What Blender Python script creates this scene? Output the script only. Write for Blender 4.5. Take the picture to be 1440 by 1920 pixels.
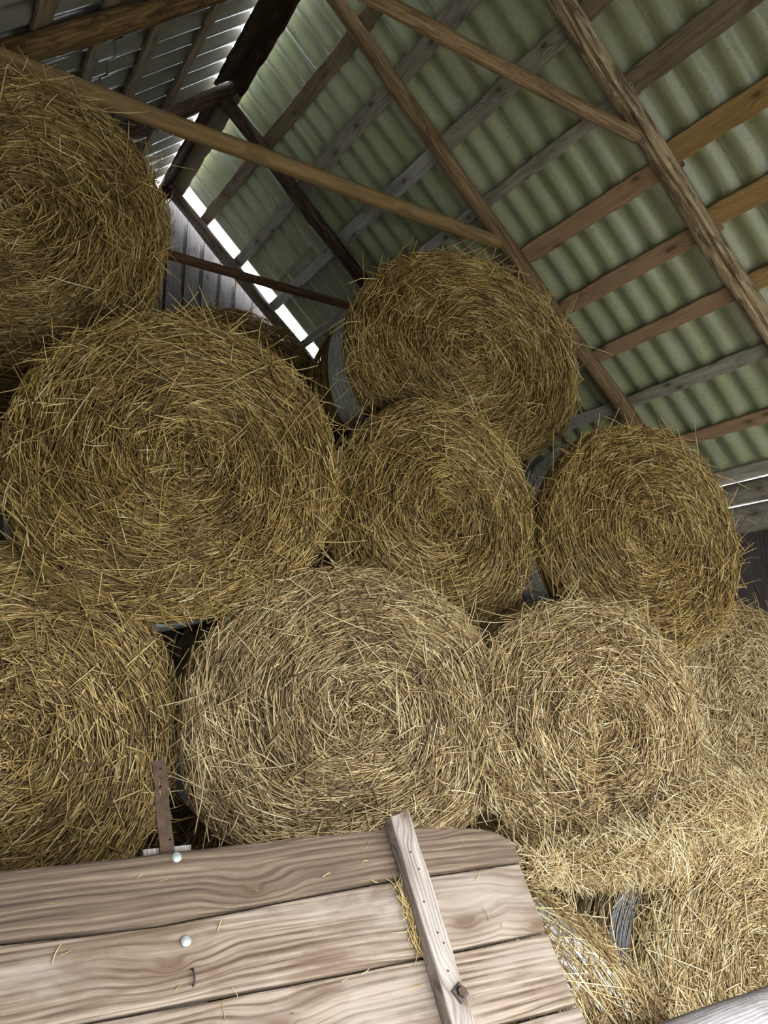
import bpy, math
import numpy as np
from mathutils import Matrix, Vector

# ------------------------------------------------------------------ clear, camera, light
for o in list(bpy.data.objects):
    bpy.data.objects.remove(o)
scene = bpy.context.scene
col = scene.collection
R = math.radians

cam_d = bpy.data.cameras.new('camera')
cam = bpy.data.objects.new('camera', cam_d)
col.objects.link(cam)
scene.camera = cam
cam_d.sensor_fit = 'VERTICAL'
cam_d.sensor_height = 36.0
cam_d.lens = 1442.0 / 1920.0 * 36.0
cam_d.clip_start = 0.05
cam.location = (0, 0, 2.0)
cam.rotation_euler = (R(90 + 12.1), 0, R(-32.0))

vs = scene.view_settings
vs.view_transform = 'Standard'
vs.look = 'None'
vs.gamma = 1.0
vs.use_curve_mapping = False
vs.exposure = 0.0
scene.display_settings.display_device = 'sRGB'
cy = scene.cycles
cy.use_denoising = True
cy.max_bounces = 6
cy.diffuse_bounces = 3
cy.glossy_bounces = 3
cy.transparent_max_bounces = 6
cy.caustics_reflective = False
cy.caustics_refractive = False
cy.sample_clamp_indirect = 6.0

world = bpy.data.worlds.new('overcast_sky')
scene.world = world
world.use_nodes = True
bg = world.node_tree.nodes['Background']
bg.inputs['Color'].default_value = (0.86, 0.93, 1.0, 1)
bg.inputs['Strength'].default_value = 12.0


def area(name, loc, aim, sx, sy, power, color):
    l = bpy.data.lights.new(name, 'AREA')
    l.shape = 'RECTANGLE'
    l.size, l.size_y, l.energy, l.color = sx, sy, power, color
    o = bpy.data.objects.new(name, l)
    col.objects.link(o)
    o.location = loc
    o.rotation_euler = (Vector(aim) - Vector(loc)).to_track_quat('-Z', 'Y').to_euler()
    return o


# daylight coming in through the open barn door behind the photographer
area('door_daylight', (2.6, -0.72, 2.0), (2.9, 1.3, 0.0), 4.2, 1.1, 92, (1.0, 0.98, 0.95))

# ------------------------------------------------------------------ tagging and object helpers


def tag(o, label=None, cat=None, group=None, kind=None):
    if label: o['label'] = label
    if cat: o['category'] = cat
    if group: o['group'] = group
    if kind: o['kind'] = kind
    return o


def empty(name, loc=(0, 0, 0), rot=(0, 0, 0)):
    o = bpy.data.objects.new(name, None)
    o.empty_display_size = 0.1
    col.objects.link(o)
    o.location, o.rotation_euler = loc, rot
    return o


def mesh_from(name, parts, smooth=True):
    """parts: list of (verts Nx3, faces MxK array or list of them, material index, tint array or None)."""
    vs_, loops, starts, totals, mats, tints = [], [], [], [], [], []
    off = 0
    nl = 0
    for v, fl, mi, tint in parts:
        v = np.asarray(v, np.float32)
        if not isinstance(fl, list): fl = [fl]
        for f in fl:
            f = np.asarray(f, np.int32)
            if f.size == 0: continue
            k = f.shape[1]
            loops.append((f + off).ravel())
            starts.append(np.arange(f.shape[0], dtype=np.int32) * k + nl)
            totals.append(np.full(f.shape[0], k, np.int32))
            mats.append(np.full(f.shape[0], mi, np.int32))
            nl += f.size
        vs_.append(v)
        tints.append(np.full(len(v), 0.5, np.float32) if tint is None else np.asarray(tint, np.float32))
        off += len(v)
    V = np.concatenate(vs_)
    L = np.concatenate(loops)
    S = np.concatenate(starts)
    T = np.concatenate(totals)
    me = bpy.data.meshes.new(name)
    me.vertices.add(len(V))
    me.vertices.foreach_set('co', V.ravel())
    me.loops.add(len(L))
    me.loops.foreach_set('vertex_index', L)
    me.polygons.add(len(S))
    me.polygons.foreach_set('loop_start', S)
    me.polygons.foreach_set('loop_total', T)
    me.polygons.foreach_set('material_index', np.concatenate(mats))
    me.polygons.foreach_set('use_smooth', np.full(len(S), smooth, bool))
    at = me.attributes.new('tint', 'FLOAT', 'POINT')
    at.data.foreach_set('value', np.concatenate(tints))
    me.update(calc_edges=True)
    me.validate()
    return me


def obj(name, me, mats, parent=None, matrix=None):
    o = bpy.data.objects.new(name, me)
    col.objects.link(o)
    for m in (mats if isinstance(mats, (list, tuple)) else [mats]):
        me.materials.append(m)
    if parent is not None: o.parent = parent
    if matrix is not None: o.matrix_local = matrix
    return o


def frame(p, xdir, zdir):
    x = Vector(xdir).normalized()
    z = Vector(zdir)
    z = (z - x * z.dot(x)).normalized()
    y = z.cross(x)
    m = Matrix((x, y, z)).transposed().to_4x4()
    m.translation = Vector(p)
    return m


def grid_faces(nu, nv, closed_v=True):
    """nu rings of nv points"""
    i = np.arange(nu - 1)[:, None]
    j = np.arange(nv if closed_v else nv - 1)[None, :]
    a = i * nv + j
    b = i * nv + (j + 1) % nv
    return np.stack([a, b, b + nv, a + nv], -1).reshape(-1, 4)


def wobble(x, rng, amp, freqs):
    y = np.zeros_like(x)
    for f in freqs:
        y = y + np.sin(x * f + rng.uniform(0, 6.28)) * rng.uniform(0.4, 1.0)
    return y * amp / max(1, len(freqs)) ** 0.5


def loft(rings):
    """rings: nu x nv x 3 closed cross sections, capped with fans"""
    nu, nv, _ = rings.shape
    v = rings.reshape(-1, 3)
    f = grid_faces(nu, nv)
    c0, c1 = rings[0].mean(0), rings[-1].mean(0)
    n = len(v)
    v = np.vstack([v, c0, c1])
    j = np.arange(nv)
    k = (j + 1) % nv
    t0 = np.stack([np.full(nv, n), k, j], -1)
    b = (nu - 1) * nv
    t1 = np.stack([np.full(nv, n + 1), b + j, b + k], -1)
    return v, [f, t0, t1]


def plank_mesh(name, L, w, t, seed, top=None, bot=None, n=None, bev=0.006, wane=0.004, endl=None, endr=None, bow=0.0):
    """board along +X, width along Y (centred), thickness along Z (centred); top/bot give the two edges as functions of x"""
    rng = np.random.default_rng(seed)
    n = n or max(10, int(L / 0.05))
    u = np.linspace(0, 1, n)
    if endl is None: endl = lambda y: 0 * y
    if endr is None: endr = lambda y: 0 * y
    x = u * L
    yt = (top(x) if top else w / 2 + 0 * x) + wobble(x, rng, wane, (3.1, 8.7, 19, 37))
    yb = (bot(x) if bot else -w / 2 + 0 * x) + wobble(x, rng, wane, (2.7, 9.9, 17, 41))
    zc = bow * np.sin(u * math.pi) + wobble(x, rng, wane * 0.5, (2.0, 5.0))
    prof = []
    h = t / 2
    for (sy, sz) in ((1, 1), (-1, 1), (-1, -1), (1, -1)):
        seq = [(0, 1), (0.5, 0.5 + 0.37), (1, 0)]
        pts = [(sy, h * sz - sz * bev * 0, 'e')]
        a = [(bev, 0), (bev * 0.3, bev * 0.3), (0, bev)]
        if sy * sz < 0: a = a[::-1]
        for (dy, dz) in a[::-1] if True else a:
            prof.append((sy, dy, sz * (h - dz)))
    rings = np.zeros((n, len(prof), 3))
    for k, (sy, dy, z) in enumerate(prof):
        y = np.where(sy > 0, yt - dy, yb + dy)
        rings[:, k, 1] = y
        rings[:, k, 2] = z + zc
        xx = x.copy()
        rings[:, k, 0] = xx + endl(y) * (1 - u) ** 6 + endr(y) * u ** 6
    # smooth grid on the big faces
    v, f = loft(rings)
    me = mesh_from(name, [(v, f, 0, None)], smooth=False)
    return me


def log_mesh(name, L, r0, r1, seed, nv=20, bow=0.02, lump=0.06, crack=None, flat=0.0, knots=4):
    rng = np.random.default_rng(seed)
    n = max(16, int(L / 0.035))
    u = np.linspace(0, 1, n)
    x = u * L
    a = np.linspace(0, 2 * np.pi, nv, endpoint=False)
    A, X = np.meshgrid(a, x)
    r = (r0 + (r1 - r0) * u)[:, None] * np.ones((1, nv))
    for k in range(6):
        r = r * (1 + lump * 0.45 * rng.uniform(0.4, 1) * np.sin(A * rng.integers(1, 5) + X * rng.uniform(1, 11) + rng.uniform(0, 6)))
    r = r * (1 + rng.normal(0, lump * 0.12, r.shape))
    for k in range(knots):
        ka, kx, ks = rng.uniform(0, 6.28), rng.uniform(0, L), rng.uniform(0.03, 0.06)
        d2 = ((np.angle(np.exp(1j * (A - ka))) * r0) ** 2 + (X - kx) ** 2) / ks ** 2
        r = r + r0 * 0.16 * np.exp(-d2 * 2)
    if crack is not None:
        ca = crack + wobble(X, rng, 0.12, (1.5, 4.0, 9.0))
        d = np.abs(np.angle(np.exp(1j * (A - ca)))) * r0
        r = r - r0 * 0.5 * np.exp(-(d / 0.006) ** 2)
    cyy = bow * np.sin(u * math.pi * rng.uniform(0.8, 1.4)) + wobble(x, rng, bow * 0.3, (2.2, 5.1))
    czz = wobble(x, rng, bow * 0.4, (1.7, 4.2))
    Y = r * np.cos(A) + cyy[:, None]
    Z = r * np.sin(A) * (1 - flat) + czz[:, None]
    v, f = loft(np.stack([X, Y, Z], -1))
    return mesh_from(name, [(v, f, 0, None)])


# ------------------------------------------------------------------ materials


def new_mat(name):
    m = bpy.data.materials.new(name)
    m.use_nodes = True
    nt = m.node_tree
    b = nt.nodes['Principled BSDF']
    return m, nt, b


def nd(nt, typ, **kw):
    n = nt.nodes.new(typ)
    for k, v in kw.items():
        if k in n.inputs.keys() if isinstance(k, str) else False:
            n.inputs[k].default_value = v
        else:
            setattr(n, k, v)
    return n


def ramp(nt, src, stops, interp='LINEAR'):
    n = nt.nodes.new('ShaderNodeValToRGB')
    n.color_ramp.interpolation = interp
    e = n.color_ramp.elements
    while len(e) > 1: e.remove(e[-1])
    e[0].position, e[0].color = stops[0][0], (*stops[0][1], 1) if len(stops[0][1]) == 3 else stops[0][1]
    for p, c in stops[1:]:
        k = e.new(p)
        k.color = (*c, 1)
    nt.links.new(src, n.inputs[0])
    return n.outputs[0]


def g3(v): return (v, v, v)


def mixc(nt, fac, a, b, mode='MIX'):
    n = nt.nodes.new('ShaderNodeMix')
    n.data_type = 'RGBA'
    n.blend_type = mode
    for s, val in ((n.inputs[0], fac), (n.inputs[6], a), (n.inputs[7], b)):
        if hasattr(val, 'links'): nt.links.new(val, s)
        elif isinstance(val, (int, float)): s.default_value = val
        else: s.default_value = (*val, 1) if len(val) == 3 else val
    return n.outputs[2]


def vmath(nt, op, a, b=None):
    n = nt.nodes.new('ShaderNodeVectorMath')
    n.operation = op
    for s, val in zip(n.inputs, (a, b)):
        if val is None: continue
        if hasattr(val, 'links'): nt.links.new(val, s)
        else: s.default_value = val
    return n.outputs[0]


def fmath(nt, op, a, b=0.0, clamp=False):
    n = nt.nodes.new('ShaderNodeMath')
    n.operation = op
    n.use_clamp = clamp
    for s, val in zip(n.inputs, (a, b)):
        if hasattr(val, 'links'): nt.links.new(val, s)
        else: s.default_value = val
    return n.outputs[0]


def noise(nt, vec, scale, detail=3.0, rough=0.55, dist=0.0):
    n = nt.nodes.new('ShaderNodeTexNoise')
    n.inputs['Scale'].default_value = scale
    n.inputs['Detail'].default_value = detail
    n.inputs['Roughness'].default_value = rough
    n.inputs['Distortion'].default_value = dist
    nt.links.new(vec, n.inputs['Vector'])
    return n.outputs[0]


def bump(nt, bsdf, h, strength, dist=0.01):
    n = nt.nodes.new('ShaderNodeBump')
    n.inputs['Strength'].default_value = strength
    n.inputs['Distance'].default_value = dist
    nt.links.new(h, n.inputs['Height'])
    nt.links.new(n.outputs[0], bsdf.inputs['Normal'])


def obj_coords(nt):
    tc = nt.nodes.new('ShaderNodeTexCoord')
    oi = nt.nodes.new('ShaderNodeObjectInfo')
    k = nt.nodes.new('ShaderNodeVectorMath')
    k.operation = 'MULTIPLY'
    cmb = nt.nodes.new('ShaderNodeCombineXYZ')
    for i in range(3): nt.links.new(oi.outputs['Random'], cmb.inputs[i])
    nt.links.new(cmb.outputs[0], k.inputs[0])
    k.inputs[1].default_value = (37.0, 11.0, 23.0)
    return vmath(nt, 'ADD', tc.outputs['Object'], k.outputs[0])


def wood(name, dark, mid, light, grain=26.0, knot=(2.6, 5.5), knot_dark=(0.10, 0.06, 0.035), stain=0.0, stain_c=(0.06, 0.045, 0.035), rough=0.75, bumps=0.35, pale=None, cont=1.0):
    m, nt, b = new_mat(name)
    P = obj_coords(nt)
    # slow wander of the grain along the board
    st = vmath(nt, 'MULTIPLY', P, (1.3, 4.0, 4.0))
    warp = noise(nt, st, 1.0, 2.0)
    sep = nt.nodes.new('ShaderNodeSeparateXYZ')
    nt.links.new(P, sep.inputs[0])
    # knots
    k2 = nt.nodes.new('ShaderNodeCombineXYZ')
    nt.links.new(fmath(nt, 'MULTIPLY', sep.outputs[0], knot[0]), k2.inputs[0])
    nt.links.new(fmath(nt, 'MULTIPLY', fmath(nt, 'ADD', sep.outputs[1], sep.outputs[2]), knot[1]), k2.inputs[1])
    kv = k2.outputs[0]
    vo = nt.nodes.new('ShaderNodeTexVoronoi')
    vo.voronoi_dimensions = '2D'
    vo.inputs['Scale'].default_value = 1.0
    vo.inputs['Randomness'].default_value = 1.0
    nt.links.new(kv, vo.inputs['Vector'])
    kd = vo.outputs['Distance']
    kn = ramp(nt, kd, [(0.0, g3(1)), (0.10, g3(0.5)), (0.30, g3(0))], 'EASE')
    yy = fmath(nt, 'ADD', fmath(nt, 'ADD', sep.outputs[1], fmath(nt, 'MULTIPLY', sep.outputs[2], 0.6)), fmath(nt, 'MULTIPLY', warp, 0.05))
    yy = fmath(nt, 'ADD', yy, fmath(nt, 'MULTIPLY', kn, 0.035))
    cm = nt.nodes.new('ShaderNodeCombineXYZ')
    nt.links.new(fmath(nt, 'MULTIPLY', sep.outputs[0], 0.035), cm.inputs[0])
    nt.links.new(yy, cm.inputs[1])
    nt.links.new(fmath(nt, 'MULTIPLY', sep.outputs[2], 0.3), cm.inputs[2])
    g1 = noise(nt, cm.outputs[0], grain * 2.6, 3.0, 0.6)
    g2 = noise(nt, cm.outputs[0], grain * 11, 3.0, 0.6)
    rg = fmath(nt, 'ADD', fmath(nt, 'MULTIPLY', yy, grain * 22.0), fmath(nt, 'MULTIPLY', g1, 14.0))
    rg = fmath(nt, 'POWER', fmath(nt, 'ADD', fmath(nt, 'MULTIPLY', fmath(nt, 'SINE', rg), 0.5), 0.5), 0.6)
    gr = fmath(nt, 'ADD', fmath(nt, 'ADD', fmath(nt, 'MULTIPLY', g1, 0.42), fmath(nt, 'MULTIPLY', g2, 0.36)), fmath(nt, 'MULTIPLY', rg, 0.17))
    c = ramp(nt, gr, [(0.5 - 0.16 / cont, dark), (0.5, mid), (0.5 + 0.15 / cont, light)])
    # broad patches
    pt = noise(nt, vmath(nt, 'MULTIPLY', P, (2.2, 6.0, 6.0)), 1.0, 4.0, 0.6)
    if pale:
        c = mixc(nt, ramp(nt, pt, [(0.45, g3(0)), (0.68, g3(0.75))]), c, pale)
    if stain:
        s2 = noise(nt, vmath(nt, 'MULTIPLY', P, (3.0, 9.0, 9.0)), 1.3, 5.0, 0.65, 0.6)
        c = mixc(nt, fmath(nt, 'MULTIPLY', ramp(nt, s2, [(0.48, g3(0)), (0.66, g3(1))]), stain), c, stain_c)
    kc = ramp(nt, kd, [(0.0, g3(1)), (0.04, g3(1)), (0.07, g3(0.6)), (0.13, g3(0.22)), (0.24, g3(0))])
    c = mixc(nt, fmath(nt, 'MULTIPLY', kc, 0.85), c, knot_dark)
    nt.links.new(c, b.inputs['Base Color'])
    b.inputs['Roughness'].default_value = rough
    b.inputs['Specular IOR Level'].default_value = 0.25
    bump(nt, b, gr, bumps, 0.006)
    return m


def bark_wood(name, wood_c, bark_c, pale_c, cover=0.5, stripe=1.0):
    m, nt, b = new_mat(name)
    P = obj_coords(nt)
    v = vmath(nt, 'MULTIPLY', P, (5.0, 30.0, 30.0))
    n1 = noise(nt, v, 1.0, 5.0, 0.65, 0.4)
    n2 = noise(nt, vmath(nt, 'MULTIPLY', P, (9.0, 22.0, 22.0)), 1.5, 4.0, 0.7)
    n3 = noise(nt, vmath(nt, 'MULTIPLY', P, (2.0, 60.0, 60.0)), 2.0, 3.0, 0.6)
    c = ramp(nt, n3, [(0.35, tuple(x * 0.6 for x in wood_c)), (0.5, wood_c), (0.66, pale_c)])
    c = mixc(nt, ramp(nt, n1, [(cover - 0.05, g3(0)), (cover + 0.06, g3(0.9))]), c, bark_c)
    c = mixc(nt, ramp(nt, n2, [(0.60, g3(0)), (0.68, g3(0.8))]), c, pale_c)
    nt.links.new(c, b.inputs['Base Color'])
    b.inputs['Roughness'].default_value = 0.85
    b.inputs['Specular IOR Level'].default_value = 0.2
    bump(nt, b, fmath(nt, 'ADD', n1, n3), 0.6, 0.01)
    return m


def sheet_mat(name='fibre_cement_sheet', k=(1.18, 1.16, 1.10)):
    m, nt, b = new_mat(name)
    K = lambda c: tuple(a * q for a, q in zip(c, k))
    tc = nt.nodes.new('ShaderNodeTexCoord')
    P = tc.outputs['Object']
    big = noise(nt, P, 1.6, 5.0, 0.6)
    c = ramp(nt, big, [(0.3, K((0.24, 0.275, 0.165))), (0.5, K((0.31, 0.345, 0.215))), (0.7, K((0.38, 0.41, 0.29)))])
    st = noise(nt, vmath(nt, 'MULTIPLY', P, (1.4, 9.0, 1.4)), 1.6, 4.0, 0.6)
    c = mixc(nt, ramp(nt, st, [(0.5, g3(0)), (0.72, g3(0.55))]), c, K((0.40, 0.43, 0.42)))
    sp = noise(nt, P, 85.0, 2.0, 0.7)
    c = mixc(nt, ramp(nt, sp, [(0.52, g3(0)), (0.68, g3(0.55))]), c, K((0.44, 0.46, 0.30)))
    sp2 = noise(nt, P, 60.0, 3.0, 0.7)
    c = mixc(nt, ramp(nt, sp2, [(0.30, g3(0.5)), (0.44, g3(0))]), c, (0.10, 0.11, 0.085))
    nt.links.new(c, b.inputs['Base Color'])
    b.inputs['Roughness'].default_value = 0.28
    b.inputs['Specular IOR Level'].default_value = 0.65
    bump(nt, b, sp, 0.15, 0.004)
    return m


def straw_mat(name, stops, rough=0.5):
    m, nt, b = new_mat(name)
    at = nt.nodes.new('ShaderNodeAttribute')
    at.attribute_name = 'tint'
    c = ramp(nt, at.outputs['Fac'], stops)
    nt.links.new(c, b.inputs['Base Color'])
    b.inputs['Roughness'].default_value = rough
    b.inputs['Specular IOR Level'].default_value = 0.45
    return m


def core_mat():
    m, nt, b = new_mat('packed_straw')
    tc = nt.nodes.new('ShaderNodeTexCoord')
    P = tc.outputs['Object']
    n1 = noise(nt, vmath(nt, 'MULTIPLY', P, (45.0, 12.0, 45.0)), 1.0, 4.0, 0.7, 0.5)
    c = ramp(nt, n1, [(0.3, (0.07, 0.04, 0.014)), (0.5, (0.17, 0.105, 0.038)), (0.7, (0.30, 0.20, 0.08))])
    nt.links.new(c, b.inputs['Base Color'])
    b.inputs['Roughness'].default_value = 0.9
    bump(nt, b, n1, 1.0, 0.02)
    return m


def plain(name, c, rough=0.6, metal=0.0, nz=None, spec=0.4):
    m, nt, b = new_mat(name)
    if nz:
        tc = nt.nodes.new('ShaderNodeTexCoord')
        n1 = noise(nt, tc.outputs['Object'], nz[0], 5.0, 0.65)
        nt.links.new(ramp(nt, n1, [(0.35, c), (0.65, nz[1])]), b.inputs['Base Color'])
        bump(nt, b, n1, 0.4, 0.004)
    else:
        b.inputs['Base Color'].default_value = (*c, 1)
    b.inputs['Roughness'].default_value = rough
    b.inputs['Metallic'].default_value = metal
    b.inputs['Specular IOR Level'].default_value = spec
    return m


M = {}
M['grey'] = wood('grey_weathered_board', (0.20, 0.175, 0.14), (0.37, 0.335, 0.285), (0.48, 0.45, 0.40), grain=30, stain=0.35)
M['palegrey'] = wood('pale_grey_board', (0.29, 0.275, 0.255), (0.48, 0.46, 0.435), (0.60, 0.58, 0.56), grain=30, stain=0.3)
M['brown'] = wood('grey_brown_board', (0.14, 0.105, 0.068), (0.265, 0.205, 0.135), (0.36, 0.29, 0.205), grain=28, stain=0.4)
M['tan'] = wood('reddish_tan_board', (0.27, 0.165, 0.095), (0.43, 0.275, 0.165), (0.53, 0.365, 0.235), grain=24, stain=0.2, cont=0.8)
M['orange'] = wood('orange_tan_board', (0.26, 0.16, 0.06), (0.42, 0.27, 0.11), (0.52, 0.355, 0.17), grain=22, stain=0.15, cont=0.8)
M['dark'] = wood('dark_brown_board', (0.018, 0.011, 0.007), (0.05, 0.029, 0.016), (0.10, 0.06, 0.032), grain=22, stain=0.6, stain_c=(0.012, 0.008, 0.006))
M['darkred'] = wood('dark_red_brown_pole', (0.065, 0.033, 0.018), (0.14, 0.07, 0.036), (0.20, 0.105, 0.058), grain=24, stain=0.3)
M['yellowpole'] = wood('peeled_yellow_pole', (0.17, 0.10, 0.042), (0.27, 0.17, 0.075), (0.34, 0.225, 0.105), grain=14, stain=0.1, cont=0.7)
M['gable'] = wood('grey_gable_board', (0.085, 0.072, 0.068), (0.165, 0.148, 0.142), (0.245, 0.225, 0.22), grain=26, stain=0.35, cont=0.9)
M['wallboard'] = wood('dark_grey_wall_board', (0.05, 0.042, 0.042), (0.105, 0.09, 0.088), (0.16, 0.14, 0.135), grain=26, stain=0.4)
M['panel'] = wood('pinkish_grey_weathered_plank', (0.07, 0.045, 0.028), (0.205, 0.148, 0.105), (0.335, 0.262, 0.203), grain=17, knot=(1.7, 3.6), knot_dark=(0.12, 0.075, 0.045), stain=0.65, stain_c=(0.125, 0.077, 0.048), bumps=0.5, pale=(0.325, 0.27, 0.225), cont=1.15)
M['paneltop'] = wood('brown_weathered_plank', (0.055, 0.036, 0.024), (0.14, 0.097, 0.067), (0.25, 0.183, 0.13), grain=17, knot=(2.0, 4.0), knot_dark=(0.10, 0.065, 0.04), stain=0.5, stain_c=(0.085, 0.055, 0.038), bumps=0.5, cont=0.85)
M['cleat'] = wood('pale_weathered_cleat', (0.16, 0.13, 0.115), (0.32, 0.27, 0.235), (0.44, 0.385, 0.34), grain=30, stain=0.2, bumps=0.5)
M['barkpole'] = bark_wood('half_peeled_bark_pole', (0.42, 0.31, 0.185), (0.13, 0.09, 0.052), (0.62, 0.50, 0.33), 0.535)
M['brownpole'] = bark_wood('brown_rafter_pole', (0.28, 0.18, 0.095), (0.13, 0.08, 0.042), (0.40, 0.28, 0.17), 0.58)
M['darkpole'] = bark_wood('dark_rafter_pole', (0.075, 0.047, 0.03), (0.03, 0.018, 0.011), (0.14, 0.10, 0.07), 0.52)
M['endpole'] = bark_wood('grey_brown_end_pole', (0.17, 0.125, 0.10), (0.09, 0.065, 0.05), (0.26, 0.21, 0.175), 0.53)
M['rustpole'] = bark_wood('rusty_brown_bark_pole', (0.16, 0.092, 0.035), (0.055, 0.03, 0.013), (0.22, 0.135, 0.055), 0.53)
M['greypole'] = wood('grey_round_pole', (0.16, 0.14, 0.135), (0.27, 0.245, 0.24), (0.38, 0.355, 0.35), grain=30, stain=0.4)
M['sheet'] = sheet_mat()
M['greysheet'] = sheet_mat('dark_grey_sheet', (0.62, 0.54, 0.66))  # left slope: the same sheet pattern, darker and greyer
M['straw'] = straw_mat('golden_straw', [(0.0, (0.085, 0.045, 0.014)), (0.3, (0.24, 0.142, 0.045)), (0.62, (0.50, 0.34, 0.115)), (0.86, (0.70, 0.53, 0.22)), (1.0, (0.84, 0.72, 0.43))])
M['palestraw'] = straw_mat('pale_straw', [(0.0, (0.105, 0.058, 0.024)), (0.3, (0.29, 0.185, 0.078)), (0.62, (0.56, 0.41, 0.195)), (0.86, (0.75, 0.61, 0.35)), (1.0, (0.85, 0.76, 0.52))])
M['core'] = core_mat()
M['net'] = plain('white_net_wrap', (0.80, 0.83, 0.86), 0.45)
M['galv'] = plain('galvanised_steel', (0.36, 0.40, 0.38), 0.5, 0.5, (60, (0.52, 0.57, 0.55)))
M['rust'] = plain('rusty_iron', (0.05, 0.032, 0.022), 0.8, 0.2, (30, (0.115, 0.07, 0.045)))
M['oldiron'] = plain('dark_iron', (0.06, 0.05, 0.048), 0.6, 0.5, (40, (0.14, 0.11, 0.10)))
M['floor'] = plain('earth_floor', (0.16, 0.13, 0.10), 0.95, 0, (4, (0.27, 0.22, 0.15)))
M['ground'] = plain('yard_ground', (0.25, 0.25, 0.20), 0.95, 0, (1.5, (0.34, 0.33, 0.28)))

# ------------------------------------------------------------------ the barn shell
XR, ZR, TH = 1.70, 6.52, R(43)
CT, ST = math.cos(TH), math.sin(TH)
XW, XL = 5.0, -1.6          # inner faces of the right and the left wall
Y0, YG = -0.7, 6.62         # unseen front wall with door, added to shape the light; gable wall


def rp(y, s, off=0.0, side=1):
    """point on a roof slope: y along the ridge, s down the slope, off outward"""
    return Vector((XR + side * (s * CT + off * ST), y, ZR - s * ST + off * CT))


def box_mesh(name, x0, x1, y0, y1, z0, z1):
    v = np.array([(x, y, z) for x in (x0, x1) for y in (y0, y1) for z in (z0, z1)])
    f = np.array([(0, 1, 3, 2), (4, 6, 7, 5), (0, 4, 5, 1), (2, 3, 7, 6), (0, 2, 6, 4), (1, 5, 7, 3)])
    return mesh_from(name, [(v, f, 0, None)], smooth=False)


tag(obj('floor', box_mesh('floor', XL - 0.2, XW + 0.3, Y0, YG + 0.3, -0.1, 0.0), M['floor']), kind='structure')
tag(obj('ground', box_mesh('ground', -25, 25, -25, 30, -0.3, -0.12), M['ground']), kind='structure')

PITCH = 0.177


def roof_mesh(name, side):
    """corrugated sheets, waves running down the slope; sheets lap over one another"""
    parts = []
    rng = np.random.default_rng(5 if side > 0 else 6)
    w = 6 * PITCH
    y = 6.43
    s_edges = [0.045, 1.30, 2.48, 3.62, 4.60]
    while y > Y0 - 0.2:
        for k in range(len(s_edges) - 1):
            s0, s1 = s_edges[k] - (0.12 if k else 0), s_edges[k + 1]
            if k == len(s_edges) - 2 and side < 0: s1 = 4.75
            ny, ns = 6 * 14 + 5, 8
            yy = np.linspace(0, w + 0.05, ny)
            ss = np.linspace(s0, s1, ns)
            Yg, Sg = np.meshgrid(yy, ss)
            wave = 0.018 * np.cos(Yg * 2 * np.pi / PITCH)
            tilt = 0.010 * (Yg / w) + (-0.012) * (Sg - s0) / (s1 - s0) + 0.012 * 0
            off = 0.062 + wave + tilt + rng.uniform(-0.003, 0.003)
            Xg = XR + side * (Sg * CT + off * ST)
            Zg = ZR - Sg * ST + off * CT
            V = np.stack([Xg, y - Yg, Zg], -1)
            off2 = 0.007
            V2 = V + np.array([side * ST, 0, CT]) * off2
            n = ny * ns
            f = grid_faces(ns, ny, False)
            parts.append((np.vstack([V.reshape(-1, 3), V2.reshape(-1, 3)]), [f, f[:, ::-1] + n], 0, None))
        y -= w
    return mesh_from(name, parts)


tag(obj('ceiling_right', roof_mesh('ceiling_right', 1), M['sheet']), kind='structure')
tag(obj('ceiling_left', roof_mesh('ceiling_left', -1), M['greysheet']), kind='structure')


# boards of the gable wall: a back layer and a front layer over its joints
def gable_wall():
    rng = np.random.default_rng(12)
    parts = []
    x = XL - 0.1
    while x < XW + 0.1:
        w = rng.uniform(0.115, 0.15)
        for (xa, xb, yy, tk) in ((x, x + w, YG, 0.025),):
            top = lambda q: ZR - abs(q - XR) * math.tan(TH) - 0.015
            n = 30
            z = np.linspace(0, top(xa), n)
            zb = np.linspace(0, top(xb), n)
            ea = xa + wobble(z, rng, 0.004, (2.0, 5.0, 11.0))
            eb = xb + wobble(z, rng, 0.004, (2.3, 5.5, 12.0))
            r = np.stack([np.stack([ea, yy + 0 * z, z], -1), np.stack([eb, yy + 0 * z, zb], -1),
                          np.stack([eb, yy + tk + 0 * z, zb], -1), np.stack([ea, yy + tk + 0 * z, z], -1)], 1)
            v, f = loft(r)
            parts.append((v, f, 0, None))
        x += w + rng.uniform(0.022, 0.045)
    me = mesh_from('wall_back', parts, smooth=False)
    return me


def rot_coords(o, fn):
    """re-express a mesh in a local frame whose X runs along the boards, so the grain follows them"""
    m = fn.inverted()
    o.data.transform(m)
    o.matrix_world = fn


wb = tag(obj('wall_back', gable_wall(), M['gable']), kind='structure')
rot_coords(wb, frame((0, YG, 0), (0, 0, 1), (0, -1, 0)))
zt = ZR - (XW - XR) * math.tan(TH)
tri = np.array([(XL - 0.1, YG + 0.07, 0), (XW + 0.2, YG + 0.07, 0), (XW + 0.2, YG + 0.07, 3.285), (XR, YG + 0.07, ZR + 0.043), (XL - 0.1, YG + 0.07, 3.385)])
tri = np.vstack([tri, tri + (0, 0.03, 0)])
tag(obj('wall_back_lining', mesh_from('wall_back_lining', [(tri, [np.array([(0, 1, 2, 3, 4), (9, 8, 7, 6, 5)]), np.array([(0, 5, 6, 1), (1, 6, 7, 2), (2, 7, 8, 3), (3, 8, 9, 4), (4, 9, 5, 0)])], 0, None)], False), M['wallboard']), kind='structure')


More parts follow.
